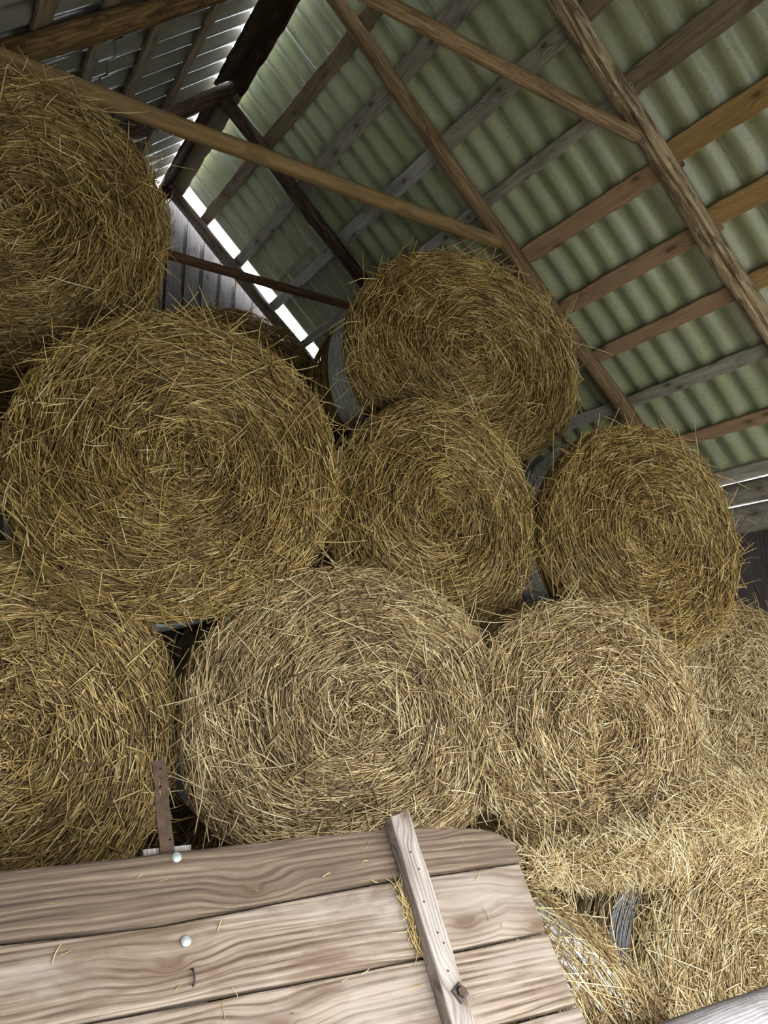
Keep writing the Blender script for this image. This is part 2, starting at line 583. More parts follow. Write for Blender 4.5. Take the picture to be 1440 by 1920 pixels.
def side_wall(name, x, out, y0, y1, ztop, seed):
    rng = np.random.default_rng(seed)
    parts = []
    y = y0
    while y < y1:
        w = min(rng.uniform(0.16, 0.2), y1 - y + 0.001)
        n = 16
        z = np.linspace(-0.1, ztop, n)
        a = y + 0.002 + wobble(z, rng, 0.002, (2, 5))
        b = y + w - 0.002 + wobble(z, rng, 0.002, (2, 5))
        xx = x + rng.uniform(0, 0.008) * out
        r = np.stack([np.stack([xx + 0 * z, a, z], -1), np.stack([xx + 0 * z, b, z], -1),
                      np.stack([xx + out * 0.03 + 0 * z, b, z], -1), np.stack([xx + out * 0.03 + 0 * z, a, z], -1)], 1)
        v, f = loft(r)
        parts.append((v, f, 0, None))
        y += w
    o = tag(obj(name, mesh_from(name, parts, False), M['wallboard']), kind='structure')
    rot_coords(o, frame((x, y0, 0), (0, 0, 1), (-out, 0, 0)))
    return o


side_wall('wall_right', XW + 0.06, 1, Y0, YG + 0.1, 3.1, 21)
side_wall('wall_left', XL, -1, Y0, YG + 0.1, 3.15, 22)

def unseen_front_wall():  # unseen wall added above the door to keep daylight off the upper bales
    parts = []
    x = XL - 0.05
    while x < XW + 0.2:
        xa, xb = x, x + 0.18
        zt_ = ZR - max(abs(xa - XR), abs(xb - XR)) * math.tan(TH) - 0.03
        z0 = 2.35 if -0.6 < x < 4.3 else -0.1
        if zt_ > z0:
            v = np.array([(px, py, pz) for px in (xa + 0.002, xb - 0.002) for py in (Y0 - 0.03, Y0) for pz in (z0, zt_)])
            f = np.array([(0, 1, 3, 2), (4, 6, 7, 5), (0, 4, 5, 1), (2, 3, 7, 6), (0, 2, 6, 4), (1, 5, 7, 3)])
            parts.append((v, f, 0, None))
        x += 0.18
    return mesh_from('wall_front_unseen', parts, False)


fw_ = tag(obj('wall_front_unseen', unseen_front_wall(), M['wallboard']), kind='structure')
rot_coords(fw_, frame((0, Y0, 0), (0, 0, 1), (0, 1, 0)))

# ------------------------------------------------------------------ roof timbers


def log(name, p0, p1, r0, r1, mat, seed, label, cat, group=None, zdir=(0, 0, 1), **kw):
    p0, p1 = Vector(p0), Vector(p1)
    me = log_mesh(name, (p1 - p0).length, r0, r1, seed, **kw)
    o = obj(name, me, M[mat], matrix=frame(p0, p1 - p0, zdir))
    return tag(o, label, cat, group)


def board(name, p0, p1, w, t, zdir, mat, seed, label, cat, group=None, **kw):
    p0, p1 = Vector(p0), Vector(p1)
    me = plank_mesh(name, (p1 - p0).length, w, t, seed, **kw)
    o = obj(name, me, M[mat], matrix=frame(p0, p1 - p0, zdir))
    return tag(o, label, cat, group)


NR = (ST, 0, CT)
NL = (-ST, 0, CT)
RG = 'rafter poles under the corrugated roof'
S_END = 4.66
log('rafter_pole', rp(2.42, 0.02, -0.062), rp(2.42, S_END, -0.066), 0.060, 0.066, 'barkpole', 101,
    'thick half-peeled rafter log with a long crack, nearest on the right slope', 'rafter', RG, NR, nv=72, crack=math.pi * 1.5 - 0.45, bow=0.012, lump=0.07, knots=9)
log('rafter_pole', rp(3.66, 0.02, -0.055), rp(3.64, S_END, -0.058), 0.050, 0.058, 'brownpole', 102,
    'brown rafter pole that meets the long yellow tie pole above the topmost bale', 'rafter', RG, NR, bow=0.015, lump=0.06)
log('rafter_pole', rp(5.09, 0.0, -0.06), rp(5.09, S_END, -0.06), 0.056, 0.06, 'darkpole', 103,
    'dark barky rafter pole starting from the ridge joint under the sky hole', 'rafter', RG, NR, bow=0.012, lump=0.09)
log('rafter_pole', rp(6.47, 0.0, -0.06), rp(6.47, S_END, -0.06), 0.056, 0.06, 'endpole', 104,
    'farthest brown rafter pole along the top of the grey gable boards', 'rafter', RG, NR, bow=0.01, lump=0.06)
log('rafter_pole', rp(3.72, 0.02, -0.07, -1), rp(3.70, S_END, -0.07, -1), 0.062, 0.072, 'rustpole', 105,
    'rusty brown barky rafter log on the dark left slope', 'rafter', RG, NL, bow=0.01, lump=0.08)
log('rafter_pole', rp(4.99, 0.0, -0.06, -1), rp(4.99, S_END, -0.06, -1), 0.056, 0.06, 'darkpole', 106,
    'dark rafter pole on the left slope beside the ridge joint under the sky hole', 'rafter', RG, NL, bow=0.01, lump=0.09)
log('rafter_pole', rp(6.47, 0.0, -0.06, -1), rp(6.47, S_END, -0.06, -1), 0.056, 0.06, 'darkpole', 107,
    'dark end rafter pole of the left slope behind the top left bale', 'rafter', RG, NL, bow=0.01, lump=0.06)

TG = 'tie poles across the roof'
log('tie_pole', (0.0, 2.36, 4.85), (3.10, 2.37, 4.865), 0.040, 0.036, 'brownpole', 111,
    'brown tie pole running to the cracked rafter log', 'tie beam', TG, bow=0.01, lump=0.05)
log('tie_pole', (-0.05, 3.57, 4.835), (3.15, 3.58, 4.865), 0.052, 0.046, 'yellowpole', 112,
    'long smooth yellow-brown tie pole passing in front of the ridge joint', 'tie beam', TG, bow=0.008, lump=0.025)
log('tie_pole', (0.0, 4.98, 4.92), (3.2, 4.98, 4.91), 0.040, 0.036, 'darkred', 113,
    'thin dark red-brown tie pole in front of the grey gable boards', 'tie beam', TG, bow=0.006, lump=0.04, flat=0.15)

# ridge boards: one under each slope, with a small hole of sky at the joint
RB = 'dark boards along the ridge'
board('ridge_board', rp(6.55, 0.085, -0.015), rp(4.95, 0.075, -0.015), 0.15, 0.028, NR, 'brown', 121,
      'brown end of the ridge board behind the long yellow tie pole', 'board', RB, wane=0.008)
board('ridge_board', rp(4.97, 0.075, -0.018), rp(-0.6, 0.075, -0.018), 0.165, 0.028, NR, 'dark', 122,
      'dark brown ridge board, its edge on the bright right slope', 'board', RB, wane=0.010)
board('ridge_board', rp(6.55, 0.095, -0.015, -1), rp(5.16, 0.095, -0.015, -1), 0.17, 0.028, NL, 'dark', 123,
      'dark ridge board on the left slope beyond the ridge joint', 'board', RB, wane=0.008)
board('ridge_board', rp(4.90, 0.115, -0.02, -1), rp(-0.6, 0.115, -0.02, -1), 0.20, 0.028, NL, 'dark', 124,
      'dark brown ridge board, its edge on the dim left slope', 'board', RB, wane=0.010)

# battens: (row s at the far end, s at the near end, y far, y near, width, material, label)
ROWS = [
    # row 1
    (0.44, 0.50, 6.44, 5.10, 0.105, 'brown', 'brown batten nearest the ridge, between the gable and the dark barky rafter'),
    (0.50, 0.57, 5.10, 3.64, 0.115, 'brown', 'brown batten nearest the ridge, between the dark barky and the brown rafter poles'),
    (0.56, 0.66, 3.64, 1.0, 0.11, 'brown', 'brown batten nearest the ridge, crossing the thin brown tie pole'),
    # row 2
    (0.92, 0.94, 6.44, 5.08, 0.10, 'grey', 'grey batten in the second row, ending at the bright gable gap'),
    (0.93, 0.96, 5.08, 3.66, 0.115, 'grey', 'grey batten in the second row, under the long yellow tie pole'),
    (0.95, 0.99, 3.66, 1.0, 0.12, 'grey', 'grey-brown batten in the second row, ending at the top between brown rafter and cracked log'),
    # row 3
    (1.44, 1.45, 6.44, 5.08, 0.09, 'palegrey', 'pale grey batten in the third row, above the red-brown tie pole'),
    (1.44, 1.46, 5.08, 3.66, 0.115, 'palegrey', 'pale grey batten with a knot in the third row, behind the yellow tie pole'),
    (1.46, 1.48, 3.66, 2.42, 0.115, 'grey', 'grey batten in the third row, under the brown tie pole'),
    (1.47, 1.49, 2.42, 0.6, 0.115, 'brown', 'greenish brown batten at the top, right of the cracked rafter log'),
    # row 4
    (1.90, 1.92, 6.44, 5.08, 0.08, 'grey', 'short grey batten at the foot of the bright gable gap'),
    (1.92, 1.93, 5.08, 3.66, 0.075, 'palegrey', 'narrow pale grey batten just above the topmost bale'),
    (1.93, 1.95, 3.66, 2.42, 0.085, 'grey', 'narrow grey batten between brown rafter and cracked log, meeting the tie pole end'),
    (1.92, 1.96, 2.42, 0.6, 0.14, 'brown', 'wide grey-brown batten in the top right corner of the roof'),
    # row 5
    (2.40, 2.40, 5.08, 3.66, 0.10, 'grey', 'grey batten hidden mostly by the topmost bale'),
    (2.39, 2.40, 3.66, 2.42, 0.125, 'tan', 'wide tan batten starting at the brown rafter beside the topmost bale'),
    (2.36, 2.38, 2.42, 0.8, 0.135, 'orange', 'wide orange-tan batten right of the cracked log, uppermost orange one'),
    # row 6
    (2.85, 2.85, 5.08, 3.64, 0.10, 'grey', 'grey batten far behind the topmost bale'),
    (2.85, 2.84, 3.64, 2.42, 0.115, 'tan', 'tan batten leaving the right side of the topmost bale'),
    (2.80, 2.82, 2.42, 0.8, 0.125, 'orange', 'orange-tan batten right of the cracked log, second orange one'),
    # row 7
    (3.29, 3.29, 5.08, 3.64, 0.10, 'grey', 'grey batten behind the right edge of the topmost bale'),
    (3.28, 3.27, 3.64, 2.42, 0.105, 'tan', 'reddish tan batten with a bulge, running up to the lower end of the cracked log'),
    (3.26, 3.28, 2.42, 0.8, 0.115, 'orange', 'short yellowish batten end at the right edge under the cracked log'),
    # row 8
    (3.71, 3.71, 5.08, 3.64, 0.095, 'palegrey', 'pale grey batten in the dark gap between topmost bale and right bale'),
    (3.71, 3.70, 3.64, 1.2, 0.10, 'grey', 'long grey batten above the upper right bale'),
    # row 9
    (4.15, 4.15, 3.64, 1.2, 0.095, 'tan', 'reddish batten low on the slope above the right wall'),
    # row 10
    (4.535, 4.535, 6.4, 1.2, 0.12, 'grey', 'lowest grey batten along the eave above the light gap'),
]
for i, (sa, sb, ya, yb, w, mt, lab) in enumerate(ROWS):
    p0, p1 = rp(ya + 0.04, sa, 0.016), rp(yb - 0.04, sb, 0.016 + 0.001 * (i % 3))
    board('roof_batten', p0, p1, w, 0.03, NR, mt, 200 + i, lab, 'batten', 'battens of the right roof slope', wane=0.005)
LROWS = [
    (0.64, 0.50, 6.44, 1.0, 0.085, 'brown', 'brown batten of the left slope nearest the ridge'),
    (1.14, 0.94, 6.44, 1.0, 0.10, 'brown', 'second brown batten of the left slope down from the ridge'),
    (1.60, 1.40, 6.44, 1.0, 0.095, 'brown', 'third brown batten of the left slope, meeting the top left bale'),
    (2.02, 1.86, 6.44, 1.0, 0.115, 'brown', 'brown batten in the top left corner above the barky log'),
    (2.50, 2.35, 6.44, 1.0, 0.11, 'brown', 'lowest batten of the left slope behind the top left bale'),
]
for i, (sa, sb, ya, yb, w, mt, lab) in enumerate(LROWS):
    board('roof_batten', rp(ya, sa, 0.016, -1), rp(yb, sb, 0.016, -1), w, 0.03, NL, mt, 260 + i, lab, 'batten', 'battens of the left roof slope', wane=0.006)

# right wall plate timbers
log('wall_timber', (XW + 0.02, YG, 3.285), (XW + 0.02, Y0, 3.295), 0.083, 0.081, 'grey', 131,
    'upper grey timber along the right wall, under the thin light gap', 'beam', 'grey wall timbers', nv=16, lump=0.04, bow=0.006)
log('wall_timber', (XW + 0.0, YG, 3.09), (XW + 0.0, Y0, 3.10), 0.104, 0.094, 'grey', 132,
    'lower round grey timber along the right wall above the dark boards', 'beam', 'grey wall timbers', nv=20, lump=0.04, bow=0.006)
log('wall_timber', (XL, YG, 3.2), (XL, Y0, 3.2), 0.09, 0.09, 'grey', 133,
    'grey timber carrying the left roof slope', 'beam', 'grey wall timbers', nv=16, lump=0.04, bow=0.006)

# ------------------------------------------------------------------ straw


def straws(P, D, N, C, length, width, tint, rng, bend=0.035, segs=3):
    """P base points, D directions, N normals, C curvature vectors (added as u^2) ; returns verts, faces, tint"""
    n = len(P)
    B = np.cross(N, D)
    B /= np.linalg.norm(B, axis=1, keepdims=True) + 1e-9
    N2 = np.cross(D, B)
    u = np.linspace(-0.5, 0.5, segs + 1)
    L = length[:, None]
    bd = rng.normal(0, bend * 0.7, (n, 1)) * L
    bn = rng.normal(0, bend * 0.5, (n, 1)) * L
    kink = rng.uniform(-0.3, 0.3, (n, 1))
    kamp = np.where(rng.random((n, 1)) < 0.06, rng.normal(0, 0.35, (n, 1)), 0) * L
    verts = np.zeros((n, segs + 1, 3, 3), np.float32)
    ca = np.array([0.0, 2.094, 4.189]) + 1.571
    for k, uu in enumerate(u):
        ctr = P + D * (uu * L) + C * ((uu * L) ** 2) + B * (bd * (uu * uu - 0.08) * 4) + N2 * (bn * (uu * uu - 0.08) * 4)
        ctr = ctr + B * (kamp * np.maximum(0, uu - kink * 0.5))
        w = width * (1.0 if 0 < k < segs else 0.72)
        for j in range(3):
            verts[:, k, j] = ctr + B * (np.cos(ca[j]) * w)[:, None] + N2 * (np.sin(ca[j]) * w * 0.75)[:, None]
    V = verts.reshape(-1, 3)
    base = (np.arange(n) * (segs + 1) * 3)[:, None, None, None]
    k = (np.arange(segs) * 3)[None, :, None, None]
    quad = np.array([[0, 1, 4, 3], [1, 2, 5, 4], [2, 0, 3, 5]])[None, None]
    F = (base + k + quad).reshape(-1, 4)
    T = np.repeat(tint, (segs + 1) * 3)
    return V, F, T


def unit(v): return v / (np.linalg.norm(v, axis=-1, keepdims=True) + 1e-9)


class Bale:
    """round bale: axis along local +Y, face (front) at y = 0 looking along -Y, centre of the face at the origin"""

    def __init__(self, Rx, Rz, L, seed, bulge=0.05, dents=(), rough=1.0, edge=0.09, low=2.0):
        self.low = low
        self.Rx, self.Rz, self.L, self.bulge, self.dents, self.edge = Rx, Rz, L, bulge, dents, edge
        self.rng = np.random.default_rng(seed)
        r = self.rng
        self.ph = r.uniform(0, 6.28, 14)
        self.am = r.uniform(0.4, 1.0, 14) * rough
        self.swirl = r.uniform(0, 6.28)

    def outline(self, th):
        p, a = self.ph, self.am
        f = 1 + 0.010 * a[0] * np.sin(2 * th + p[0]) + 0.010 * a[1] * np.sin(3 * th + p[1]) + 0.007 * a[2] * np.sin(5 * th + p[2]) + 0.005 * a[3] * np.sin(9 * th + p[3])
        q = np.where(np.sin(th) < 0, self.low, 2.0)
        sag = (np.abs(np.cos(th)) ** q + np.abs(np.sin(th)) ** q) ** (-1 / q)
        return f * sag

    def face(self, rho, th):
        f = self.outline(th)
        x = self.Rx * rho * np.cos(th) * f
        z = self.Rz * rho * np.sin(th) * f
        e = np.clip((rho - (1 - self.edge / self.Rx)) / (self.edge / self.Rx), 0, 1)
        y = -self.bulge * (1 - rho ** 2) + self.edge * 0.75 * (1 - np.sqrt(np.clip(1 - e * e * 0.98, 0, 1)))
        p, a = self.ph, self.am
        y = y + 0.010 * a[4] * np.sin(14 * rho + th + p[4]) + 0.010 * a[5] * np.sin(3 * th + 5 * rho + p[5]) + 0.007 * a[6] * np.sin(24 * rho + 2 * th + p[6]) + 0.006 * a[7] * np.sin(11 * x + p[7]) * np.sin(13 * z + p[8])
        for (dx, dz, dep, rx, rz) in self.dents:
            y = y + dep * np.exp(-((x - dx) / rx) ** 2 - ((z - dz) / rz) ** 2)
        return np.stack([x, y, z], -1)

    def side(self, v, th):
        f = self.outline(th)
        p, a = self.ph, self.am
        e0 = self.edge * 0.75
        vv = np.clip(v, 0, self.L)
        g = 1 + 0.010 * a[9] * np.sin(vv * 7 + p[9] + 2 * th) + 0.006 * a[10] * np.sin(vv * 17 + p[10])
        back = np.clip((vv - (self.L - 0.08)) / 0.08, 0, 1)
        g = g * (1 - 0.06 * back ** 2)
        return np.stack([self.Rx * np.cos(th) * f * g, e0 + vv * (1 - e0 / self.L), self.Rz * np.sin(th) * f * g], -1)

    def core(self, inset=0.034):
        nth = 120
        th = np.linspace(0, 2 * np.pi, nth, endpoint=False)
        rings = []
        for rho in np.concatenate([np.linspace(0.03, 0.86, 16), np.linspace(0.88, 1.0, 7)]):
            q = self.face(np.full(nth, rho), th)
            q[:, 1] += inset
            q[:, [0, 2]] *= (1 - inset / self.Rx)
            rings.append(q)
        for v in np.linspace(0.02, self.L, 14):
            q = self.side(np.full(nth, v), th)
            q[:, [0, 2]] *= (1 - inset / self.Rx)
            rings.append(q)
        q = rings[-1].copy()
        q[:, [0, 2]] *= 0.5
        q[:, 1] += 0.03
        rings.append(q)
        v, f = loft(np.array(rings))
        return v, [x[:, ::-1] for x in f]

    def face_straws(self, n, mess=0.20, wild=0.09, wmul=1.0, tint_shift=0.0, lmul=1.0):
        r = self.rng
        rho = np.sqrt(r.random(n)) * 1.0
        th = r.uniform(0, 2 * np.pi, n)
        P = self.face(rho, th)
        e = 0.004
        dP = self.face(rho, th + e / np.maximum(rho, 0.08)) - P
        dR = self.face(np.maximum(rho - e, 0.0), th) - P
        T = unit(dP)
        Rr = -unit(dR)
        N = unit(np.cross(Rr, T))
        N *= np.where((N[:, 1:2] > 0), -1, 1)
        a = r.normal(0, mess, n) + 0.16
        a = a + np.exp(-(rho / 0.30) ** 2) * r.normal(0, 0.75, n)
        wl = r.random(n) < wild
        a = np.where(wl, r.uniform(-1.5, 1.5, n), a)
        Bn = np.cross(N, T)
        D = unit(T * np.cos(a)[:, None] + Bn * np.sin(a)[:, None] + N * r.normal(0, 0.07, n)[:, None] + N * np.where(wl, np.abs(r.normal(0, 0.12, n)), 0)[:, None])
        ln = np.clip(r.lognormal(math.log(0.108), 0.42, n), 0.035, 0.30) * lmul
        ln = np.where(rho < 0.25, ln * 0.75, ln)
        h = r.random(n) ** 1.3 * 0.046 - 0.024 + np.where(wl, 0.012, 0)
        rad = np.maximum(rho * self.Rx, 0.10)
        al = np.cos(a) ** 2
        C = -unit(np.stack([P[:, 0], 0 * rho, P[:, 2]], -1)) * (al / (2 * rad) * np.where(wl, 0, 1))[:, None] * 0.9
        rim = np.clip((rho - 0.86) / 0.14, 0, 1)
        C = C - N * (rim * 0.25 / self.edge * (1 - al))[:, None]
        P = P + N * h[:, None]
        w = r.uniform(0.0018, 0.0037, n) * wmul
        tint = self.tints(P, n, tint_shift) + np.where(wl, 0.08, 0)
        return straws(P, D, N, C, ln, w, np.clip(tint, 0, 1), r)

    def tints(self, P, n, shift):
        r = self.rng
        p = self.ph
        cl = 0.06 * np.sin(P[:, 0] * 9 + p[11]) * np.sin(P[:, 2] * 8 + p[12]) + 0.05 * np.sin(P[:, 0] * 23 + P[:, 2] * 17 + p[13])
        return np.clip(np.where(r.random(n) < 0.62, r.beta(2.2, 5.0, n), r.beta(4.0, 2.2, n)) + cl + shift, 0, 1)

    def side_straws(self, n, vmax=None, arc=None, mess=0.16, tint_shift=-0.04, lift=1.0, wmul=0.9):
        r = self.rng
        v = r.random(n) ** 1.15 * (vmax or self.L)
        th = r.uniform(*(arc or (0, 2 * np.pi)), n)
        P = self.side(v, th)
        T = unit(self.side(v, th + 0.004) - P)
        A = np.tile(np.array([0.0, 1.0, 0.0]), (n, 1))
        N = unit(np.cross(T, A))
        out = np.stack([P[:, 0], 0 * v, P[:, 2]], -1)
        N *= np.sign((N * out).sum(1, keepdims=True))
        a = r.normal(0, mess, n)
        wl = r.random(n) < (0.05 if mess < 0.3 else 0.25)
        a = np.where(wl, r.uniform(-1.5, 1.5, n), a)
        D = unit(T * np.cos(a)[:, None] + A * np.sin(a)[:, None] + N * r.normal(0, 0.03 * lift, n)[:, None])
        ln = np.clip(r.lognormal(math.log(0.12), 0.4, n), 0.05, 0.32)
        h = r.random(n) ** 1.5 * (0.016 if mess < 0.3 else 0.030) * lift - 0.010
        C = -N * (np.cos(a) ** 2 / (2 * self.Rx))[:, None]
        w = r.uniform(0.0014, 0.0027, n) * wmul
        return straws(P + N * h[:, None], D, N, C, ln, w, np.clip(self.tints(P, n, tint_shift), 0, 1), r)

    def stray(self, n, arc=None, lmul=1.0):
        """single straws sticking out of the face and the rim"""
        r = self.rng
        rho = np.where(r.random(n) < 0.6, r.uniform(0.9, 1.0, n), np.sqrt(r.random(n)))
        th = r.uniform(*(arc or (0, 2 * np.pi)), n)
        P = self.face(rho, th)
        rad = unit(np.stack([P[:, 0], 0 * rho, P[:, 2]], -1))
        tan = np.stack([-rad[:, 2], 0 * rho, rad[:, 0]], -1)
        ny = np.tile(np.array([0.0, -1.0, 0.0]), (n, 1))
        s = np.where(r.random(n) < 0.5, 1, -1)
        D = unit(tan * (s * r.uniform(0.3, 1.3, n))[:, None] + rad * (r.normal(0.25, 0.4, n) * (rho > 0.85) + r.normal(0, 0.7, n) * (rho <= 0.85))[:, None] + ny * r.uniform(0.02, 0.5, n)[:, None])
        ln = np.clip(r.lognormal(math.log(0.14), 0.4, n), 0.07, 0.36) * lmul
        P = P + D * (ln * 0.30)[:, None] + ny * 0.014
        N = unit(np.cross(D, np.cross(ny + rad * 0.3, D)))
        w = r.uniform(0.0016, 0.0030, n)
        return straws(P, D, N, 0 * D, ln, w, np.clip(r.beta(3, 1.8, n), 0, 1), r, bend=0.07)

    def net(self, v0, v1, arc, step=0.012, w=0.0016, frays=0.0, seed=0):
        """strands of the net wrap lying round the side of the roll, with zigzag threads between them"""
        r = np.random.default_rng(seed + 77)
        parts_v, parts_f = [], []
        off = 0
        m = max(24, int((arc[1] - arc[0]) / 0.05))
        rows = int((v1 - v0) / step)
        for k in range(rows):
            for kind in (0, 1):
                if kind == 1 and k % 3: continue
                a0, a1 = arc[0] + r.uniform(0, frays), arc[1] - r.uniform(0, frays)
                th = np.linspace(a0, a1, m if kind == 0 else m * 2)
                vv = v0 + k * step + wobble(th, r, 0.0035, (3.0, 7.0, 15.0))
                if kind == 1: vv = vv + np.where(np.arange(len(th)) % 2 == 0, 0.0, step * 1.2)
                p = self.side(np.clip(vv, 0, self.L), th)
                rad = unit(np.stack([p[:, 0], 0 * th, p[:, 2]], -1))
                p = p + rad * (0.0075 + wobble(th, r, 0.002, (9.0, 23.0)))[:, None]
                ay = np.array([0, 1.0, 0])
                ww = w * (0.6 if kind else 1.0) * r.uniform(0.6, 1.3)
                ring = np.stack([p - ay * ww, p + rad * ww * 0.7, p + ay * ww, p - rad * ww * 0.5], 1)
                parts_v.append(ring.reshape(-1, 3))
                parts_f.append(grid_faces(len(th), 4) + off)
                off += ring.shape[0] * 4
        return np.concatenate(parts_v), np.concatenate(parts_f)


FULL = (0.0, 2 * np.pi)
BG = 'round straw bales in the stack'


def make_bale(loc, yaw, Rx, Rz, label, seed, nf=9000, ns=4000, nstray=260, net=None, L=1.2, tilt=0.0, mess=0.20, wild=0.09, dents=(), bulge=0.05,
              wmul=1.0, tint=0.0, side_arc=None, side_v=None, rotz_full=None, edge=0.09, lmul=1.0, low=2.2, straw='straw', side_mess=0.16):
    b = Bale(Rx - 0.012, Rz - 0.012, L, seed, bulge=bulge, dents=dents, edge=edge, low=low)
    root = empty('straw_bale', loc, (R(tilt), 0, R(yaw)))
    tag(root, label, 'straw bale', BG)
    cv, cf = b.core()
    parts = [(cv, cf, 0, None)]
    if nf:
        v, f, t = b.face_straws(int(nf * 1.15), mess, wild, wmul, tint, lmul)
        parts.append((v, f, 1, t))
    if ns:
        v, f, t = b.side_straws(ns, side_v, side_arc, side_mess, tint_shift=tint - 0.04)
        parts.append((v, f, 1, t))
    if nstray:
        v, f, t = b.stray(nstray)
        parts.append((v, f, 1, t))
    obj('straw_roll', mesh_from('straw_roll', parts), [M['core'], M[straw]], root)
    if net:
        nv, nf_ = b.net(*net, seed=seed)
        tag(obj('net_wrap', mesh_from('net_wrap', [(nv, nf_, 0, None)]), M['net'], root), 'white plastic net wrapped round the side')
    return root


PI = math.pi
LEFT = (PI * 0.55, PI * 1.55)
# top row
make_bale((0.24, 3.38, 3.99), -8, 0.645, 0.69, 'topmost left bale, cut by the left edge, under the barky log', 1, nf=11000, nstray=420)
make_bale((2.567, 3.20, 3.783), -12, 0.73, 0.652, 'topmost right bale just under the roof rafters', 2, nf=11000, ns=6000, nstray=420,
          net=(0.01, 0.30, (PI * 0.68, PI * 1.35), 0.008, 0.0018, 0.5), side_arc=LEFT)
# middle row
make_bale((0.886, 2.917, 2.839), -8, 0.668, 0.632, 'largest bale at middle left with a clear swirl, below the top left bale', 3, nf=12000, nstray=520, wild=0.13,
          net=(0.25, 1.1, (PI * 1.0, PI * 1.75), 0.012, 0.0013, 0.2), side_arc=(PI * 0.8, PI * 1.9))
make_bale((2.217, 3.036, 2.79), -10, 0.585, 0.616, 'middle bale at the centre of the stack, tucked below the topmost right bale', 4, nf=10000, nstray=300)
make_bale((3.406, 2.732, 2.754), -12, 0.659, 0.641, 'upper right bale beside the grey wall timbers, pale net on its left', 5, nf=11000, ns=6000, nstray=420,
          net=(0.06, 0.9, (PI * 0.45, PI * 1.35), 0.011, 0.0016, 0.3), side_arc=LEFT)
# lower row
make_bale((0.355, 3.10, 1.811), -5, 0.63, 0.68, 'lower left bale cut by the left edge, behind the rusty strap', 6, nf=11000, nstray=420, wild=0.12, wmul=1.15)
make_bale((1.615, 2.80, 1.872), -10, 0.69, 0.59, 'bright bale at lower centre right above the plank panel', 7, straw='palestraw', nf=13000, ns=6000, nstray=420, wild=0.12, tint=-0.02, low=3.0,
          net=(0.05, 0.9, (PI * 0.95, PI * 1.45), 0.009, 0.0017, 0.25), side_arc=LEFT)
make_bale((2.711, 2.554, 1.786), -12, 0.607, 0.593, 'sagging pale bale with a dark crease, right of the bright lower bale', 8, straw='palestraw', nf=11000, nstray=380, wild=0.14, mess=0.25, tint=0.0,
          dents=((0.02, -0.16, 0.10, 0.07, 0.20), (0.3, 0.1, -0.05, 0.25, 0.3), (0.35, -0.45, -0.06, 0.3, 0.2)))
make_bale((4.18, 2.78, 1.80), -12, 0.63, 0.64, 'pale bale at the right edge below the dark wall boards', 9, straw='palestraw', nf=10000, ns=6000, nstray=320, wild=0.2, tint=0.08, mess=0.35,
          net=(0.03, 0.7, (PI * 0.5, PI * 1.1), 0.010, 0.0017, 0.3), side_arc=LEFT)
# bottom row
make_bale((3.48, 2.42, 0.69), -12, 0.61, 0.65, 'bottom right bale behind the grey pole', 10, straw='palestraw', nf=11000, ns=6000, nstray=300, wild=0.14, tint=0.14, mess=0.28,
          net=(0.01, 0.16, (PI * 0.55, PI * 1.1), 0.009, 0.0018, 0.3), side_arc=LEFT)
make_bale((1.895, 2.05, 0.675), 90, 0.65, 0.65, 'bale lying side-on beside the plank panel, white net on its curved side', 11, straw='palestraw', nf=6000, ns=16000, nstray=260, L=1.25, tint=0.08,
          net=(0.05, 0.44, (PI * 0.42, PI * 0.77), 0.0044, 0.0025, 0.34), side_arc=(PI * 0.35, PI * 1.3), side_v=1.1, side_mess=0.5)
# second rank, mostly hidden
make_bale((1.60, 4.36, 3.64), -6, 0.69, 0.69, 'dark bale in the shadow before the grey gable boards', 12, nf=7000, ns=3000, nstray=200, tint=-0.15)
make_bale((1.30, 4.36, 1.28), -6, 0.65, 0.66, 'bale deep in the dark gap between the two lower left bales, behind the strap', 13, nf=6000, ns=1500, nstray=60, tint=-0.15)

# ------------------------------------------------------------------ loose straw


def clump(name, loc, size, n, label, seed, D0=None, spread=0.6, tint=0.1, lmul=1.0, floorless=True):
    r = np.random.default_rng(seed)
    q = r.normal(0, 1, (n, 3))
    q = q / np.linalg.norm(q, axis=1, keepdims=True) * (r.random((n, 1)) ** 0.4)
    P = q * np.array(size)
    N = unit(q + np.array([0, -0.6, 0.2]))
    d = r.normal(0, 1, (n, 3))
    if D0 is not None: d = np.array(D0)[None] + d * spread
    D = unit(d - N * (d * N).sum(1, keepdims=True) * 0.8)
    ln = np.clip(r.lognormal(math.log(0.13), 0.4, n), 0.05, 0.32) * lmul
    w = r.uniform(0.0015, 0.0029, n)
    v, f, t = straws(P, D, N, 0 * D, ln, w, np.clip(r.beta(2.4, 2, n) + tint, 0, 1), r, bend=0.06)
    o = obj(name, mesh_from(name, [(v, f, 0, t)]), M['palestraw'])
    o.location = loc
    return tag(o, label, 'loose straw', None, 'stuff')


clump('loose_straw', (2.62, 2.34, 1.29), (0.44, 0.15, 0.10), 2600, 'loose straw spilling below the sagging pale bale', 31, (0.5, -0.1, -0.5), 0.7)
clump('loose_straw', (3.30, 2.35, 1.42), (0.50, 0.18, 0.14), 3200, 'matted loose straw over the bottom right bale', 32, (0.6, 0, -0.3), 0.8)
clump('loose_straw', (1.98, 2.28, 1.32), (0.20, 0.16, 0.06), 900, 'loose straw on top of the side-on bale at the panel corner', 33, (1, 0, -0.2), 0.6)

